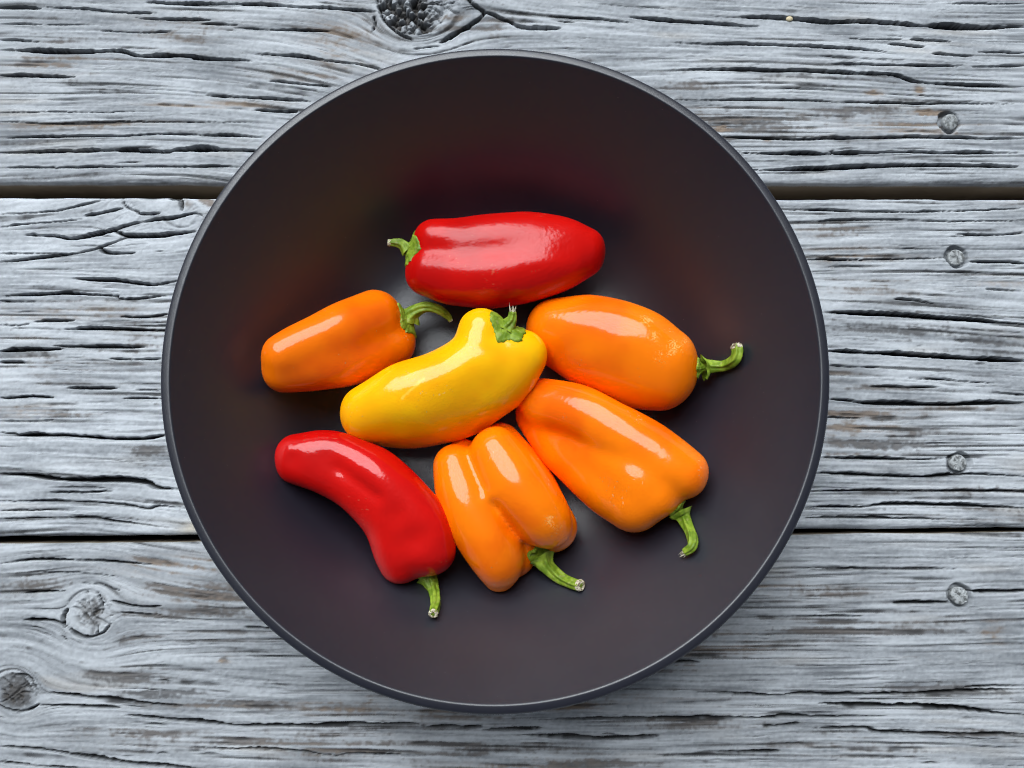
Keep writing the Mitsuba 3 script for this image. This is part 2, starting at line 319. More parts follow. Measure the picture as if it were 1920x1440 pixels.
# finest checks, only where the grain is open
openness = np.clip(0.5 + 0.5 * patch + 1.2 * stain, 0, 1.6)
cut = np.clip((-1.25 - thin) * 2.6, 0, 1) * np.clip(openness, 0.15, 1.2) * (0.6 + 0.4 * np.clip(blot2, -1, 1))
height -= 0.4 * np.clip(cut, 0, 1)
hair = flow_blur(white(0.45), 7)
height -= 0.35 * np.clip((-hair - 1.25) * 1.6, 0, 1.2)
height -= stain * (0.25 + 0.22 * np.clip(blot, -1.5, 1.5) * np.clip(stain * 1.5, 0, 1))
height += 0.05 * blot
# knots: rings, radial checks, broken middle
rot_shade = np.zeros((NY, NX), np.float32)  # decayed knot wood, plus shade painted into its pits and gaps
for i, ((kr, ka), (kx, ky, rx, ry)) in enumerate(zip(knot_r, KNOTS)):
    inside = sstep(1.02, 0.9, kr)
    size = rx * MM
    warp = gaussian_filter(white(), 9); warp /= warp.std()
    rr = kr + 0.05 * warp
    ring = np.sin(rr * size * 3.2)
    k = np.random.default_rng(90 + i)
    radial = np.zeros_like(rr)
    for _ in range(int(5 + size * 0.9)):
        a0, r0, r1 = k.uniform(-np.pi, np.pi), k.uniform(0, 0.5), k.uniform(0.5, 1.0)
        da = np.abs((ka - a0 - 0.25 * warp * 0.4 + np.pi) % (2 * np.pi) - np.pi) * rr * size
        radial = np.maximum(radial, np.clip(1 - da / k.uniform(0.25, 0.5), 0, 1) * ((rr > r0) & (rr < r1)))
    cells = np.clip(-blot2 - 0.5, 0, 1.4)
    own = 0.10 * ring + 0.25 * wide * 0 + 0.10 * blot - 1.6 * radial
    if i < 3:                                        # dried out: crackled into lumps, some of them gone
        cc = at(kx, ky)
        pitch = 2.5 if i == 0 else 1.6
        gx, gy = np.meshgrid(np.arange(-size * 1.15, size * 1.15, pitch), np.arange(-size * 1.15, size * 1.15, pitch))
        seeds = np.stack([gx.ravel(), gy.ravel()], 1) + k.uniform(-0.65, 0.65, (gx.size, 2)) * pitch
        box_r = slice(*np.clip(np.array([cc[1] - ry * MM * 1.15 - Y0, cc[1] + ry * MM * 1.15 - Y0]) / RES, 0, NY - 1).astype(int))
        box_c = slice(*np.clip(np.array([cc[0] - rx * MM * 1.15 - X0, cc[0] + rx * MM * 1.15 - X0]) / RES, 0, NX - 1).astype(int))
        q = np.stack([wx[box_r, box_c] - cc[0] + 0.35 * warp[box_r, box_c], wy[box_r, box_c] - cc[1] + 0.35 * warp[box_r, box_c]], -1)
        dist, which = cKDTree(seeds).query(q, k=2)
        gap = dist[..., 1] - dist[..., 0]
        drop = k.random(len(seeds))[which[..., 0]]
        sr, sa, sk = rr[box_r, box_c], ka[box_r, box_c], kr[box_r, box_c]
        if i == 0:
            turn = np.abs((sa + 2.3 + np.pi) % (2 * np.pi) - np.pi)               # left and below it is rotten
            broken = np.maximum(sstep(0.96, 0.8, sr) * sstep(1.35, 0.9, turn), sstep(0.26, 0.16, sr))
            lost = (drop > 0.55) * broken
            o = 0.3 - 2.6 * np.clip(1 - gap / 0.45, 0, 1) * broken - 3.8 * lost + 1.2 * (drop - 0.3) * broken - 0.5 * (dist[..., 0] / pitch) ** 2 * broken
            o -= (1 - broken) * (2.2 * np.clip(1 - np.abs(sr - 0.60) / 0.04, 0, 1) + 1.2 * np.clip(1 - np.abs(sr - 0.40) / 0.03, 0, 1) + 0.8 * np.clip(1 - np.abs(sr - 0.5) / 0.02, 0, 1))
            o -= 2.6 * np.clip(1 - np.abs(sr - 0.98) / 0.035, 0, 1) * (0.5 + 0.5 * np.sin(sa * 3 + 1))
        else:
            mid_k = sstep(0.75, 0.35, sr)
            lost = (drop > 0.8) * mid_k
            o = 0.05 - 0.6 * np.clip(1 - gap / 0.25, 0, 1) * mid_k - 0.9 * lost - 1.0 * np.clip(1 - np.abs(sk - 0.97) / 0.05, 0, 1) * (0.5 + 0.5 * np.sin(sa * 2 + i))
        full = np.zeros_like(rr); full[box_r, box_c] = o
        own = own * (0.9 if i == 0 else 0.8) + full
        pit = np.zeros_like(rr); pit[box_r, box_c] = lost
        crack = np.zeros_like(rr); crack[box_r, box_c] = np.clip(1 - gap / (0.6 if i == 0 else 0.35), 0, 1) * (broken if i == 0 else mid_k)
        rot_shade = np.maximum(rot_shade, inside * np.maximum(np.maximum(pit, crack), 0.7 * np.clip(radial, 0, 1)))
        if i: rot_shade = np.maximum(rot_shade, 0.7 * sstep(0.55, 0.1, kr) * sstep(-0.6, 0.6, blot2))
    else:
        own = own * 0.4
        inside = inside * 0.6
    height = height * (1 - inside) + own * inside
    stain = np.maximum(stain, inside * (0.75 if i in (1, 2) else 0.35) * sstep(1.0, 0.15, kr))
height -= depth

# nail holes, each a little larger than its nail
for nx, ny, r, pr in NAILS:
    c = at(nx, ny)
    dx, dy = wx - c[0] + (0.7 if pr > 0.5 else 0.0), wy - c[1]
    ra = r * MM * (1.25 + 0.10 * np.sin(2 * np.arctan2(dy, dx) + nx) + 0.05 * np.sin(5 * np.arctan2(dy, dx) + ny))
    height -= 3.5 * sstep(0.25, -0.25, np.hypot(dx, dy) - ra)

# colour of the wood: silvered fibres, darker open grain, brown bare patches, dirt plus painted shade down in the splits
silver = np.array([0.465, 0.49, 0.52]); grey = np.array([0.21, 0.225, 0.245]); bare = np.array([0.065, 0.062, 0.063]); brown = np.array([0.27, 0.18, 0.11]); dirt_shade = np.array([0.016, 0.016, 0.017])
tone = np.clip(0.76 + 0.07 * mid + 0.12 * thin + 0.17 * fine + 0.18 * patch + 0.09 * blot + 0.08 * white(0.5) + 0.03 * wide, 0, 1.25)[..., None]
colour = grey + (silver - grey) * tone
cm, cl = (at(0, 356)[1] + at(1920, 358)[1]) / 2, (at(0, 1013)[1] + at(1920, 994)[1]) / 2      # tone per board, with light falloff to the right and below painted in
colour = colour * np.where(wy > cm, 0.92, np.where(wy > cl, 1.0 - 0.07 * sstep(-60, 160, wx) + 0.05 * sstep(-60, -180, wx), 0.84 - 0.05 * sstep(0, 180, wx)))[..., None]
tanned = np.clip(gaussian_filter(white(), (10, 28)) * 40 - 0.6, 0, 1) * np.clip(mid * 0.5 + 0.3, 0, 1)
colour = colour * (1 - 0.25 * tanned[..., None]) + 0.25 * tanned[..., None] * np.array([0.42, 0.36, 0.29])
flake = np.clip(-0.65 * thin - 0.7 * hair + 0.45 * blot + 0.3 * blot2, -3, 3)
hot = np.clip(warm * 1.6 * np.clip(0.5 + 0.5 * flake, 0, 1.2), 0, 0.8)[..., None]
bared = np.clip((stain * 2.5 - 0.80 + 0.6 * flake) * 1.1, 0, 1)[..., None]
colour = colour * (1 - 0.82 * bared) + (bare * (1 - hot) + brown * hot) * 0.82 * bared
colour = colour * (1 - 0.5 * hot * (1 - bared)) + brown * 1.25 * 0.5 * hot * (1 - bared)
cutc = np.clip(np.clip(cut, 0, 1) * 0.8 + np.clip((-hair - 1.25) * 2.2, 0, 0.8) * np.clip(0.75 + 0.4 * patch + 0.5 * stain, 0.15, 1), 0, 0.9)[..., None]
colour = colour * (1 - cutc) + dirt_shade * 1.3 * cutc
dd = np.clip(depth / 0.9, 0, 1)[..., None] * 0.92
colour = colour * (1 - dd) + dirt_shade * dd  # deeper splits painted darker, standing in for their shade as well as grime
rt = np.clip(rot_shade, 0, 1)[..., None] * 0.88
colour = colour * (1 - rt) + np.array([0.050, 0.043, 0.037]) * rt  # dark of the knot hollows painted over the decayed wood
# fresh torn fibres beside the bowl
c = at(362, 990)
torn = np.exp(-(((wx - c[0]) / 7) ** 2 + ((wy - c[1] - 0.35 * (wx - c[0])) / 3.2) ** 2) * 1.2)
fib = gaussian_filter(white(), (0.8, 0.8)); a = math.radians(35)
colour = colour * (1 - 0.7 * torn[..., None]) + np.array([0.56, 0.50, 0.40]) * 0.7 * torn[..., None]
colour = np.clip(colour, 0.02, 0.7).astype(np.float32)


def sample(field, x, y):
    return map_coordinates(field, [(y - Y0) / RES, (x - X0) / RES], order=1, mode='reflect')


XS = np.r_[np.linspace(-900, -220, 60), np.arange(-214, 214.01, 0.7), np.linspace(220, 900, 60)]


def edge(pl, pr):
    """A board's edge along the deck, through two pixels of the photograph."""
    a, b = at(*pl), at(*pr)
    return lambda x: a[1] + (b[1] - a[1]) * (x - a[0]) / (b[0] - a[0])


def board(key, lo, hi, seed, fine_lo, fine_hi):
    k = np.random.default_rng(seed)
    wob = [gaussian_filter1d(k.standard_normal(len(XS)), 9) * 0.55 + gaussian_filter1d(k.standard_normal(len(XS)), 2.5) * 0.16 for _ in (0, 1)]
    ylo, yhi = lo(XS) + wob[0], hi(XS) + wob[1]
    wid = float(np.mean(yhi - ylo))
    y_at = lambda y: np.clip((y - ylo.mean()) / wid, 0, 1)
    a, b = y_at(fine_lo), y_at(fine_hi)
    t = np.linspace(a, b, int((b - a) * wid / RES) + 1)
    if a > 0: t = np.r_[np.linspace(0, a, 40, endpoint=False), t]
    if b < 1: t = np.r_[t, np.linspace(b, 1, 40)[1:]]
    X = np.repeat(XS[None], len(t), 0)
    Y = ylo + (yhi - ylo) * t[:, None]
    Z = sample(height, X, Y)
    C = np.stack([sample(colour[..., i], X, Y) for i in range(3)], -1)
    e = np.minimum(Y - ylo, yhi - Y)                                            # rounded arris
    R = 2.4
    Z = Z - (R - np.sqrt(np.maximum(R * R - np.maximum(R - e, 0) ** 2, 0)))
    # the two sides go down 26 mm
    drops = [-26.0, -18.0, -10.0, -5.0, -3.2]
    lo_rows = [(XS, ylo - 0.15 + 0.25 * gaussian_filter1d(k.standard_normal(len(XS)), 4), Z[0] * 0.2 + d) for d in drops]
    hi_rows = [(XS, yhi + 0.15 + 0.25 * gaussian_filter1d(k.standard_normal(len(XS)), 4), Z[-1] * 0.2 + d) for d in drops[::-1]]
    V = np.stack([X, Y, Z], -1)
    V = np.concatenate([np.array([np.stack(r, -1) for r in lo_rows]), V, np.array([np.stack(r, -1) for r in hi_rows])])
    side = np.array([0.25, 0.21, 0.165]) * (1 + 0.9 * gaussian_filter1d(k.standard_normal((len(drops), len(XS), 1)), 12, axis=1))
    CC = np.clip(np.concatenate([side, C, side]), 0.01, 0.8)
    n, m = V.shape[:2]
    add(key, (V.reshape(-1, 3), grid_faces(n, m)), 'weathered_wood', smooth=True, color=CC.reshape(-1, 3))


u_lo, m_hi = edge((0, 343), (1920, 345)), edge((0, 369), (1920, 372))
m_lo, l_hi = edge((0, 1006), (1920, 989)), edge((0, 1021), (1920, 999))
WID = 139.0
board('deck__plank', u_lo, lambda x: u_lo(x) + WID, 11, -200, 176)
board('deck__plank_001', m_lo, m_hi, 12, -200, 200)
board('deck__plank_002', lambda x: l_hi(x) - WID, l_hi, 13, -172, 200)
# boards outside the picture
for i, (o0, o1) in enumerate([(WID + 5, 2 * WID + 5), (2 * WID + 10, 3 * WID + 10)]):
    board('deck__plank_%03d' % (3 + 2 * i), lambda x, o=o0: u_lo(x) + o, lambda x, o=o1: u_lo(x) + o, 14 + 2 * i, 900, 901)
    board('deck__plank_%03d' % (4 + 2 * i), lambda x, o=o1: l_hi(x) - o, lambda x, o=o0: l_hi(x) - o, 15 + 2 * i, 900, 901)
labels['deck'] = {'label': 'weathered silver grey wooden deck boards under the black bowl', 'category': 'deck', 'kind': 'structure'}
labels['deck__plank'] = {'label': 'upper board with a broken knot behind the bowl'}
labels['deck__plank_002'] = {'label': 'lower board with two round knots at its left'}
for i, x in enumerate((-620, 188, 980 - 300)):
    bx = trimesh.creation.box((45, 1000, 90)); bx.apply_translation((x, 0, -26 - 46.5))
    add('deck__joist' + ('' if i == 0 else '_%03d' % i), bx, 'joist_wood', smooth=False)
s = 4000.0
add('ground', (np.array([[-s, -s, -320], [s, -s, -320], [s, s, -320], [-s, s, -320]]), np.array([[0, 1, 2, 3]])), 'dark_earth', smooth=False)
labels['ground'] = {'label': 'dark bare ground below the gaps of the deck', 'category': 'ground', 'kind': 'structure'}

# nails: round flat heads painted over by weather
def nail_colour(p, n, uv):
    a = mikit.fbm(p.x * 900, p.y * 900, p.z * 900)
    return mikit.mix((0.12, 0.125, 0.125), (0.34, 0.355, 0.36), mikit.smoothstep(0.3, 0.55, a))


scene['nail_metal'] = {'type': 'bumpmap', 'scale': 0.0003, 'tex': mikit.proc(stem_relief, eps=2e-4), 'bsdf': two({'type': 'principled', 'base_color': mikit.proc(nail_colour), 'roughness': 0.6, 'specular': 0.4})}
for i, (nx, ny, r, proud) in enumerate(NAILS):
    k = np.random.default_rng(300 + i)
    c, R = at(nx, ny), r * MM * 0.95
    prof = [(0, 0.25), (0.3, 0.25), (0.6, 0.2), (0.85, 0.1), (0.95, -0.12), (1.0, -0.45), (1.0, -1.6), (0.5, -1.9), (0.35, -6), (0, -6.2)]
    th = np.linspace(0, 2 * np.pi, 40, endpoint=False)
    wob = 1 + 0.03 * np.sin(2 * th + i) + 0.02 * np.sin(3 * th + 2 * i)
    V = np.array([np.stack([rr * R * wob * np.cos(th), rr * R * wob * np.sin(th), np.full_like(th, z)], -1) for rr, z in prof])
    V[1:5, :, 2] += 0.12 * k.standard_normal((4, 40))
    tilt = trimesh.transformations.euler_matrix(*(k.uniform(-0.08, 0.08, 2) + (np.array([0.14, 0.22]) if proud > 0.5 else 0)), 0)[:3, :3]
    V = V.reshape(-1, 3) @ tilt.T + c + np.array([0, 0, -0.5 + proud])
    key = 'deck__nail' + ('' if i == 0 else '_%03d' % i)
    add(key, (V, grid_faces(len(prof), 40, True)), 'nail_metal', smooth=40)
labels['deck__nail'] = {'label': 'nail head standing proud and tilted in the upper board'}

# a pale seed caught in a split of the upper board
sd = trimesh.creation.icosphere(3, 1.0)
sv = sd.vertices * np.array([1.5, 1.05, 0.7]); sv[:, 2] += 0.25 * np.cos(sv[:, 0] * 1.2)
add('seed', (sv + at(1480, 36) + np.array([0, 0, 0.1]), sd.faces), 'seed_husk')
labels['seed'] = {'label': 'tiny pale seed caught in a long crack of the upper board', 'category': 'seed'}

# ---------------------------------------------------------------- bowl
BZ, RIM, RO = 0.9, 62.0, 113.4
BC = at(928.5, 690.0, RIM - 1.0)
SY = 1.003
R_IN = RO - 3.4
_q = np.linspace(0, 1.2, 600)
_tan = 1.40 * sstep(0.44, 0.76, _q)
_rise = np.r_[0, np.cumsum(0.5 * (_tan[1:] + _tan[:-1]) * np.diff(_q))]
_k = (RIM - BZ - 4) / (np.interp(1.0, _q, _rise) * R_IN)                       # wall scaled to reach the rim


def bowl_z(x, y):
    q = np.hypot(x - BC[0], (y - BC[1]) / SY) / R_IN
    return BZ + 4 + _k * R_IN * np.interp(q, _q, _rise)


def bowl_slope(x, y):
    return _k * np.interp(np.hypot(x - BC[0], (y - BC[1]) / SY) / R_IN, _q, _tan)


prof = [(r, BZ + 4 + _k * R_IN * np.interp(r / R_IN, _q, _rise)) for r in np.linspace(0, R_IN - 0.6, 90)]
prof += [(R_IN - 0.3, RIM - 0.38), (R_IN - 0.05, RIM - 0.12), (R_IN + 0.2, RIM), (R_IN + 0.5, RIM + 0.03), (R_IN + 1.0, RIM - 0.04), (R_IN + 1.6, RIM - 0.15), (R_IN + 2.2, RIM - 0.29), (R_IN + 2.7, RIM - 0.5), (R_IN + 3.1, RIM - 0.85), (RO - 0.05, RIM - 1.5), (RO, RIM - 2.4), (RO - 0.2, RIM - 3.6), (RO - 0.9, RIM - 5.4)]
prof += [(r, bowl_z(BC[0] + r - 1.5, BC[1]) - 4.4) for r in np.linspace(RO - 2.4, 52, 30)]
prof += [(50.5, BZ + 0.3), (49, BZ), (46, BZ), (45, BZ + 0.6), (44, BZ + 2.0), (0, BZ + 2.2)]
prof = np.array(prof)
th = np.linspace(0, 2 * np.pi, 320, endpoint=False)
V = np.stack([BC[0] + prof[:, :1] * np.cos(th), BC[1] + SY * prof[:, :1] * np.sin(th), np.repeat(prof[:, 1:], len(th), 1)], -1)
V[..., 2] += 0.25 * np.sin(2 * th + 0.6) * (prof[:, 1:] / RIM)
add('bowl', (V.reshape(-1, 3), grid_faces(len(prof), len(th), True)), 'matte_black_glaze', smooth=True)
labels['bowl'] = {'label': 'wide matte black bowl holding the peppers on the grey boards', 'category': 'bowl'}


# ---------------------------------------------------------------- peppers: each flesh is a smooth union of its lobes
def surface_nets(S, origin, h):
    """The zero surface of the sampled field S (negative inside)."""
    nx, ny, nz = S.shape
    ins = S < 0
    corners = [(a, b, c) for a in (0, 1) for b in (0, 1) for c in (0, 1)]
    sl = lambda a, n: slice(a, n - 1 + a)
    cnt = sum(ins[sl(a, nx), sl(b, ny), sl(c, nz)].astype(np.int8) for a, b, c in corners)
    act = (cnt > 0) & (cnt < 8)
    idx = -np.ones(act.shape, np.int64); idx[act] = np.arange(act.sum())
    I = np.argwhere(act)
    vals = {k: S[I[:, 0] + k[0], I[:, 1] + k[1], I[:, 2] + k[2]] for k in corners}
    acc, n = np.zeros((len(I), 3)), np.zeros(len(I))
    for p in corners:
        for q in corners:
            if q > p and sum(abs(a - b) for a, b in zip(p, q)) == 1:
                a, b = vals[p], vals[q]
                m = (a < 0) != (b < 0)
                t = np.where(m, a / np.where(m, a - b, 1), 0)
                acc += np.where(m[:, None], np.array(p) + t[:, None] * (np.array(q) - np.array(p)), 0); n += m
    V = origin + (I + acc / n[:, None]) * h
    F = []
    for ax in range(3):
        b, c = (ax + 1) % 3, (ax + 2) % 3
        s0, s1 = [slice(1, -1)] * 3, [slice(1, -1)] * 3
        s0[ax], s1[ax] = slice(0, -1), slice(1, None)
        a0, a1 = ins[tuple(s0)], ins[tuple(s1)]
        E = np.argwhere(a0 != a1)
        flip = a1[tuple(E.T)]
        E = E + 1; E[:, ax] -= 1
        def cell(db, dc):
            K = E.copy(); K[:, b] += db; K[:, c] += dc
            return idx[tuple(K.T)]
        Q = np.stack([cell(-1, -1), cell(0, -1), cell(0, 0), cell(-1, 0)], 1)
        Q[flip] = Q[flip][:, ::-1]
        F.append(Q)
    return V, np.vstack(F)


class Flesh:
    def __init__(self, lobes, k, lift=0.0, sink=0.6, h=0.8, seed=1, dents=()):
        """lobes: [(px, py, r_px, dz_mm), ...] from blossom end to shoulder. The whole thing rests in the bowl."""
        pts = np.vstack(lobes)
        z = 22.0
        ax = None
        for _ in range(4):
            ctr = at(*pts[:, :2].mean(0), z)
            sc = (CAM[2] - z) / (F_PX * math.cos(TILT)) * 1.0
            W = []
            for L in lobes:
                L = np.asarray(L, float)
                P = np.array([at(a, b, z) for a, b in L[:, :2]])
                W.append(np.column_stack([P[:, 0], P[:, 1], L[:, 3], L[:, 2] * sc]))
            A = np.vstack(W)
            d = A[:, :2] - A[:, :2].mean(0)
            ax = np.linalg.svd(d)[2][0]
            s = d @ ax
            slope_b = bowl_slope(A[:, 0], A[:, 1])
            need = bowl_z(A[:, 0], A[:, 1]) + A[:, 3] * np.sqrt(1 + slope_b ** 2) - A[:, 2] - sink
            best = min(((max(need - b * s), b) for b in np.linspace(-0.55, 0.55, 111)), key=lambda t: t[0] + 2.0 * abs(t[1]))
            z0 = best[0] + lift
            z = z0 + 4
        self.ax2, self.tilt, self.z0, self.c2 = ax, best[1], z0, A[:, :2].mean(0)
        chains = []
        for L, w in zip(lobes, W):
            L = np.asarray(L, float)
            zz = z0 + best[1] * ((w[:, :2] - self.c2) @ ax) + w[:, 2]
            P = np.array([at(a, b, q) for (a, b), q in zip(L[:, :2], zz)])
            r = L[:, 2] * (CAM[2] - zz) / (F_PX * math.cos(TILT))
            chains.append(spline(np.column_stack([P, r]), 26))
        self.chains = chains
        allp = np.vstack(chains)
        lo, hi = (allp[:, :3] - allp[:, 3:]).min(0) - 6, (allp[:, :3] + allp[:, 3:]).max(0) + 6
        self.o, self.h = lo, h
        n = np.ceil((hi - lo) / h).astype(int) + 1
        G = np.stack(np.meshgrid(*[lo[i] + h * np.arange(n[i]) for i in range(3)], indexing='ij'), -1).astype(np.float32)
        S = None
        for ch in chains:
            d = np.full(G.shape[:3], 1e3, np.float32)
            for p, q in zip(ch[:-1], ch[1:]):
                ab = (q[:3] - p[:3]).astype(np.float32)
                t = np.clip(((G - p[:3].astype(np.float32)) @ ab) / max(ab @ ab, 1e-6), 0, 1)
                v = G - p[:3].astype(np.float32) - t[..., None] * ab
                d = np.minimum(d, np.sqrt((v * v).sum(-1)) - (p[3] + t * (q[3] - p[3])))
            if S is None:
                S = d
            else:
                hh = np.maximum(k - np.abs(S - d), 0) / k
                S = np.minimum(S, d) - hh ** 3 * k / 6
        rg = np.random.default_rng(seed)
        for sig, amp in ((9.0, 0.50), (4.5, 0.20)):
            w = gaussian_filter(rg.standard_normal(S.shape).astype(np.float32), sig / h); S = S + amp * w / w.std()
        for px, py, rad, dep in dents:
            c = at(px, py, z0 + 8)
            S = S + dep * np.exp(-((G[..., :2] - c[:2].astype(np.float32)) ** 2).sum(-1) / rad ** 2) * (G[..., 2] > z0 - 4)
        void = binary_dilation(binary_fill_holes(S < 0.9) & (S >= 0.9), iterations=3)     # no hollows between the lobes
        S = np.where(void | (binary_fill_holes(S < 0) & (S >= 0)), np.minimum(S, -0.4), S)
        self.S = gaussian_filter(S, 0.9)
        V, F = surface_nets(self.S, lo, h)
        m = trimesh.Trimesh(V, np.vstack([F[:, [0, 1, 2]], F[:, [0, 2, 3]]]), process=False)
        trimesh.smoothing.filter_laplacian(m, 0.5, 5, volume_constraint=False)
        V = np.array(m.vertices)
        grad = np.gradient(self.S, h)
        for _ in range(3):                                      # back on to the smooth zero surface
            q = ((V - lo) / h).T
            g = np.stack([map_coordinates(c, q, order=1, mode='nearest') for c in grad], 1)
            V = V - np.clip(map_coordinates(self.S, q, order=3, mode='nearest') / np.maximum((g * g).sum(1), 0.2), -0.4, 0.4)[:, None] * g
        m.vertices = V
        trimesh.smoothing.filter_laplacian(m, 0.5, 2, volume_constraint=False)
        self.mesh = m

    def at(self, P):
        return map_coordinates(self.S, ((np.asarray(P) - self.o) / self.h).T, order=1, mode='nearest')

    def zc(self, px, py, dz=0.0):
        p = at(px, py, self.z0)
        return self.z0 + self.tilt * float((p[:2] - self.c2) @ self.ax2) + dz


def frames(P):
    T = np.gradient(P, axis=0); T /= np.linalg.norm(T, axis=1, keepdims=True)
    N = np.zeros_like(P); ref = np.array([0.1, 0.2, 1.0])
    for i in range(len(P)):
        n = ref - T[i] * (ref @ T[i]); n /= np.linalg.norm(n); N[i] = n; ref = n
    return T, N, np.cross(T, N)


PEPPERS = []


def pepper(label, material, lobes, k, stem, calyx, tip='cut', lift=0.0, seed=1, dents=(), up=0.25, cone=3.0, sink=0.6):
    """stem: [(px, py, r_px, dz), ...] from the calyx outwards. calyx: (px, py, radius_px, dz, direction as a second pixel)."""
    n = len(PEPPERS)
    key = 'sweet_pepper' + ('' if n == 0 else '_%03d' % n)
    f = Flesh(lobes, k, lift=lift, seed=seed, dents=dents, sink=sink)
    PEPPERS.append((key, f))
    add(key + '__flesh', f.mesh, material)
    labels[key] = {'label': label, 'category': 'pepper', 'group': 'sweet peppers lying in the black bowl'}
    rg = np.random.default_rng(seed + 50)
    # calyx: a lobed cap laid on to the shoulder
    cx, cy, cr, cdz, (qx, qy) = calyx
    z = f.zc(cx, cy, cdz)
    c, e = at(cx, cy, z), at(qx, qy, z)
    d = e - c; d /= np.linalg.norm(d); d = d + np.array([0, 0, up]); d /= np.linalg.norm(d)
    u = np.cross(d, [0, 0, 1.0]); u /= np.linalg.norm(u); v = np.cross(u, d)
    R = cr * (CAM[2] - z) / F_PX
    th = np.linspace(0, 2 * np.pi, 72, endpoint=False)
    rad = np.r_[0.02, np.linspace(0.1, 1, 16)]
    ph = rg.uniform(0, 6)
    out = 1 + 0.09 * np.cos(5 * th + ph) + 0.05 * np.cos(7 * th + 2 * ph) + 0.03 * rg.standard_normal(72)
    Q = (rad[:, None, None] * out[None, :, None] * R) * (np.cos(th)[None, :, None] * u + np.sin(th)[None, :, None] * v)
    start = c + d * (R * 1.5 + 12)
    pos = (start + Q).reshape(-1, 3)
    t = np.zeros(len(pos))
    for _ in range(60):
        t += np.clip(f.at(pos - d * t[:, None]), -1, 2) * 0.7
    t = np.clip(t, 0, R * 3.2 + 12)
    T2 = t.reshape(Q.shape[:2])
    T2 = np.minimum(T2, np.median(T2[:6]) + R * 0.9)
    T2 = gaussian_filter(T2, (1.0, 2.2), mode=('nearest', 'wrap'))
    rr = rad[:, None]
    crown = 0.45 + cone * np.exp(-(rr / 0.42) ** 2) + 0.12 * rg.standard_normal(T2.shape) * sstep(1.0, 0.6, rr) * sstep(0.0, 0.3, rr) + 0.25 * np.abs(np.sin(5 * th / 2 + ph))[None] * sstep(0.2, 0.7, rr)
    crown = np.where(rr > 0.97, 0.15 + 0.25 * rg.random(T2.shape), crown)
    top = (start + Q) - d * (T2 - crown)[..., None]
    rim = (start + Q[-1:] * 0.97) - d * (T2[-1:] + 0.8)[..., None]
    V = np.concatenate([top, rim])
    add(key + '__calyx', (V.reshape(-1, 3), grid_faces(len(V), 72, True)[:, ::-1]), 'green_stem', smooth=50)
    # stem
    base = top[0].mean(0) - d * 1.5
    P = []
    for i, (sx, sy, sr, dz) in enumerate(stem):
        zz = base[2] + dz
        for _ in range(4):
            q = at(sx, sy, zz)
            r = sr * (CAM[2] - zz) / F_PX
            zz = max(zz, float(bowl_z(q[0], q[1])) + r * 1.2 + 0.3)
        q = at(sx, sy, zz)
        P.append([*q, r])
    P = np.array(P)
    P[0, :3] = base
    S = spline(P, 46)
    T, N, B = frames(S[:, :3])
    ph = rg.uniform(0, 6)
    ribs = 1 + 0.15 * np.cos(5 * th[::2] + ph) + 0.05 * np.cos(9 * th[::2] + ph)
    sr = S[:, 3] * (1 + 0.05 * gaussian_filter1d(rg.standard_normal(46), 1.5)) * (0.92 + 0.30 * np.exp(-np.arange(46) / 4.0))
    tw = np.linspace(0, 0.9, 46)
    an = th[::2][None] + tw[:, None]
    V = S[:, None, :3] + sr[:, None, None] * ribs[None, :, None] * (np.cos(an)[..., None] * N[:, None] + np.sin(an)[..., None] * B[:, None])
    V = np.concatenate([V, np.repeat(S[-1:, None, :3], 36, 1)])
    add(key + '__stem', (V.reshape(-1, 3), grid_faces(len(V), 36, True)), 'green_stem', smooth=50)
    # dried end
    e, td, r = S[-1, :3], T[-1], S[-1, 3]
    if tip == 'fibres':
        parts = []
        for j in range(7):
            a = rg.uniform(0, 6.28); ln = rg.uniform(0.8, 2.4) * r; rad0 = rg.uniform(0.3, 0.5) * r
            b = e + 0.55 * r * (math.cos(a) * N[-1] + math.sin(a) * B[-1]) - td * 0.8
            w = e + td * ln + rg.standard_normal(3) * 0.3 * r + 0.5 * r * (math.cos(a) * N[-1] + math.sin(a) * B[-1])
            cyl = trimesh.creation.cone(rad0, np.linalg.norm(w - b) , sections=7)
            cyl.apply_transform(trimesh.geometry.align_vectors([0, 0, 1], (w - b) / np.linalg.norm(w - b))); cyl.apply_translation(b)
            parts.append(cyl)
        add(key + '__stem__dry_end', trimesh.util.concatenate(parts), 'dry_fibre', smooth=False)
    else:
        prof = [(0.0, -0.35), (0.25, -0.3), (0.5, 0.02), (0.72, 0.18), (0.95, 0.12), (1.06, -0.1), (1.05, -0.45), (0.98, -0.8)]
        W = np.array([e + td * (zz * r) + q * r * (np.cos(th[::2])[:, None] * N[-1] + np.sin(th[::2])[:, None] * B[-1]) for q, zz in prof])
        W[1:7] += 0.07 * r * rg.standard_normal(W[1:7].shape)
        add(key + '__stem__cut_end', (W.reshape(-1, 3), grid_faces(len(prof), 36, True)[:, ::-1]), 'dry_fibre', smooth=False)
    return f


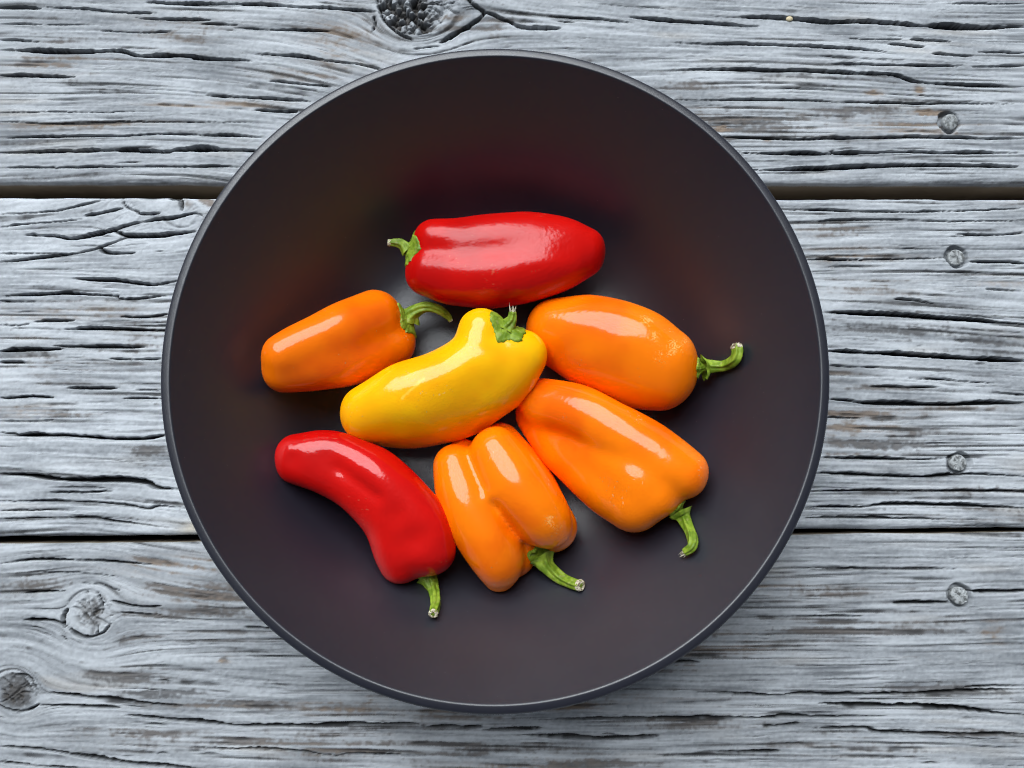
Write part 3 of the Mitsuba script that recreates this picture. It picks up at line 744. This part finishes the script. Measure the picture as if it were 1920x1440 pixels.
pepper('upper red pepper lying level behind the yellow one', 'waxy_red_skin',
       [[(1098,463,39,0),(1045,456,50,0),(950,455,54,1),(870,458,49,1),(816,453,42,1)],
        [(1092,482,42,-1),(1030,496,60,0),(950,514,65,0),(870,516,62,0),(808,508,50,-1)],
        [(1080,480,30,-8),(960,490,60,-9),(830,490,52,-8)]], 4.5,
       [(775,462,13,0),(752,457,10,.5),(728,455,6,1.5)], (776,470,34,0,(700,462)), seed=3, up=0.0, dents=[(840 + 18 * q, 484 - 0.4 * q, 3.0, 0.30) for q in range(13)])
pepper('small orange pepper at the left end of the group', 'deep_orange_skin',
       [[(530,664,39,0),(590,640,52,1),(650,617,56,2),(704,592,50,2)],
        [(536,696,40,-5),(600,680,54,-3),(670,662,54,-3),(733,641,45,-3)],
        [(548,684,40,-9),(640,650,50,-10),(715,620,44,-8)]], 6.0,
       [(755,600,17,0),(776,585,12,1.5),(797,576,10,2.5),(820,580,9,1.5),(838,592,7,-1),(846,602,4,-2)], (752,604,36,1,(800,578)), seed=4, tip='cut', up=0.1)
pepper('bright orange pepper with its bent stem pointing right', 'scuffed_orange_skin',
       [[(1042,612,53,0),(1110,620,67,1),(1190,646,72,1),(1247,670,58,1)],
        [(1044,628,54,-3),(1110,660,66,-3),(1190,690,68,-3),(1244,704,63,-3)],
        [(1060,630,46,-8),(1180,670,64,-9),(1235,690,52,-8)]], 10.0,
       [(1312,688,19,0),(1333,688,12,0),(1358,686,10,0),(1377,676,10.5,2),(1383,662,10.5,4),(1381,648,10,6)], (1305,690,18,0,(1380,690)), seed=5, up=-0.05)
pepper('large orange pepper with a curled stem at lower right', 'orange_skin',
       [[(1020,757,46,1),(1090,775,50,4),(1150,808,54,4),(1200,838,58,2),(1245,866,56,1),(1279,886,48,0)],
        [(1010,777,44,-8),(1080,850,58,-7),(1140,905,63,-6),(1186,938,62,-4)],
        [(1120,850,40,0),(1185,892,52,1),(1226,925,46,0)],
        [(1080,815,40,-2),(1190,890,48,-2),(1232,920,42,-3)],
        [(1050,790,40,-10),(1160,870,56,-10),(1235,915,50,-9)]], 5.0,
       [(1266,950,18,0),(1283,974,12,1),(1297,1003,10,1),(1298,1024,9.5,1),(1284,1036,7,1)], (1254,932,20,-3,(1300,990)), seed=6, tip='fibres', up=-0.2)
pepper('blocky orange pepper with a deep groove at the bottom centre', 'rubbed_orange_skin',
       [[(853,874,43,1),(872,938,54,2),(908,1000,57,2),(933,1046,51,0),(936,1076,35,-4)],
        [(926,848,47,4),(966,908,60,4),(1008,962,58,3),(1028,984,46,1)],
        [(935,838,44,-10),(985,915,56,-11),(1036,988,48,-9)],
        [(895,880,34,-4),(942,950,36,-8),(985,1015,35,-8)],
        [(866,848,28,-8),(905,960,42,-10),(960,1040,44,-9)]], 2.4,
       [(1008,1044,20,0),(1026,1063,14,1),(1050,1083,11.5,2),(1074,1094,10,2),(1090,1098,10,2)], (985,1012,20,-3,(1040,1075)), seed=7, up=-0.3, dents=[(917, 930, 2.2, -1.0), (930, 950, 1.9, 0.5), (938, 962, 1.9, 0.6), (946, 975, 1.9, 0.6), (954, 988, 1.9, 0.6), (962, 1000, 2.0, 0.5)])
pepper('lower red pepper curving down to a stem at its bottom', 'red_skin',
       [[(556,848,34,0),(620,850,42,1),(690,880,48,2),(748,930,51,1),(798,990,52,0),(810,1030,50,-1)],
        [(554,873,30,0),(610,886,38,1),(670,920,42,1),(718,975,40,0),(746,1036,42,-1),(753,1055,41,-2)],
        [(585,862,28,0),(680,900,38,0),(740,960,44,1),(785,1030,46,0)],
        [(570,862,30,-5),(680,905,44,-6),(772,1010,44,-6)]], 6.0,
       [(800,1080,16,0),(812,1104,11,1),(817,1130,9.5,1),(812,1152,8,1)], (792,1050,17,-4,(812,1130)), seed=8, up=-0.35,
       dents=[(632 + 9 * q, 874 + 6.6 * q, 2.3, 0.55) for q in range(10)] + [(615, 856, 3, 0.4), (748, 965, 4, 0.7), (775, 1010, 4.5, 0.6), (548, 860, 2.2, 0.6)])
pepper('yellow pepper lying across the middle of the bowl', 'yellow_skin',
       [[(682,768,42,0),(750,735,52,2),(820,714,57,3),(872,684,52,4),(890,652,42,4),(903,621,44,3)],
        [(690,782,46,-3),(770,770,58,-3),(850,746,62,-3),(930,706,62,-2),(976,668,47,0)],
        [(686,774,42,0),(760,753,53,2),(835,730,59,1),(900,694,56,1),(945,664,45,1)],
        [(700,790,42,-9),(765,790,50,-11),(860,768,58,-11),(935,720,54,-10)],
        [(858,706,44,4),(905,680,44,4)]], 5.0,
       [(955,612,16,0),(960,598,10,1.5),(961,584,7,2.5)], (951,615,37,6,(966,565)), lift=5.0, seed=9, tip='fibres', up=0.7, cone=1.2)
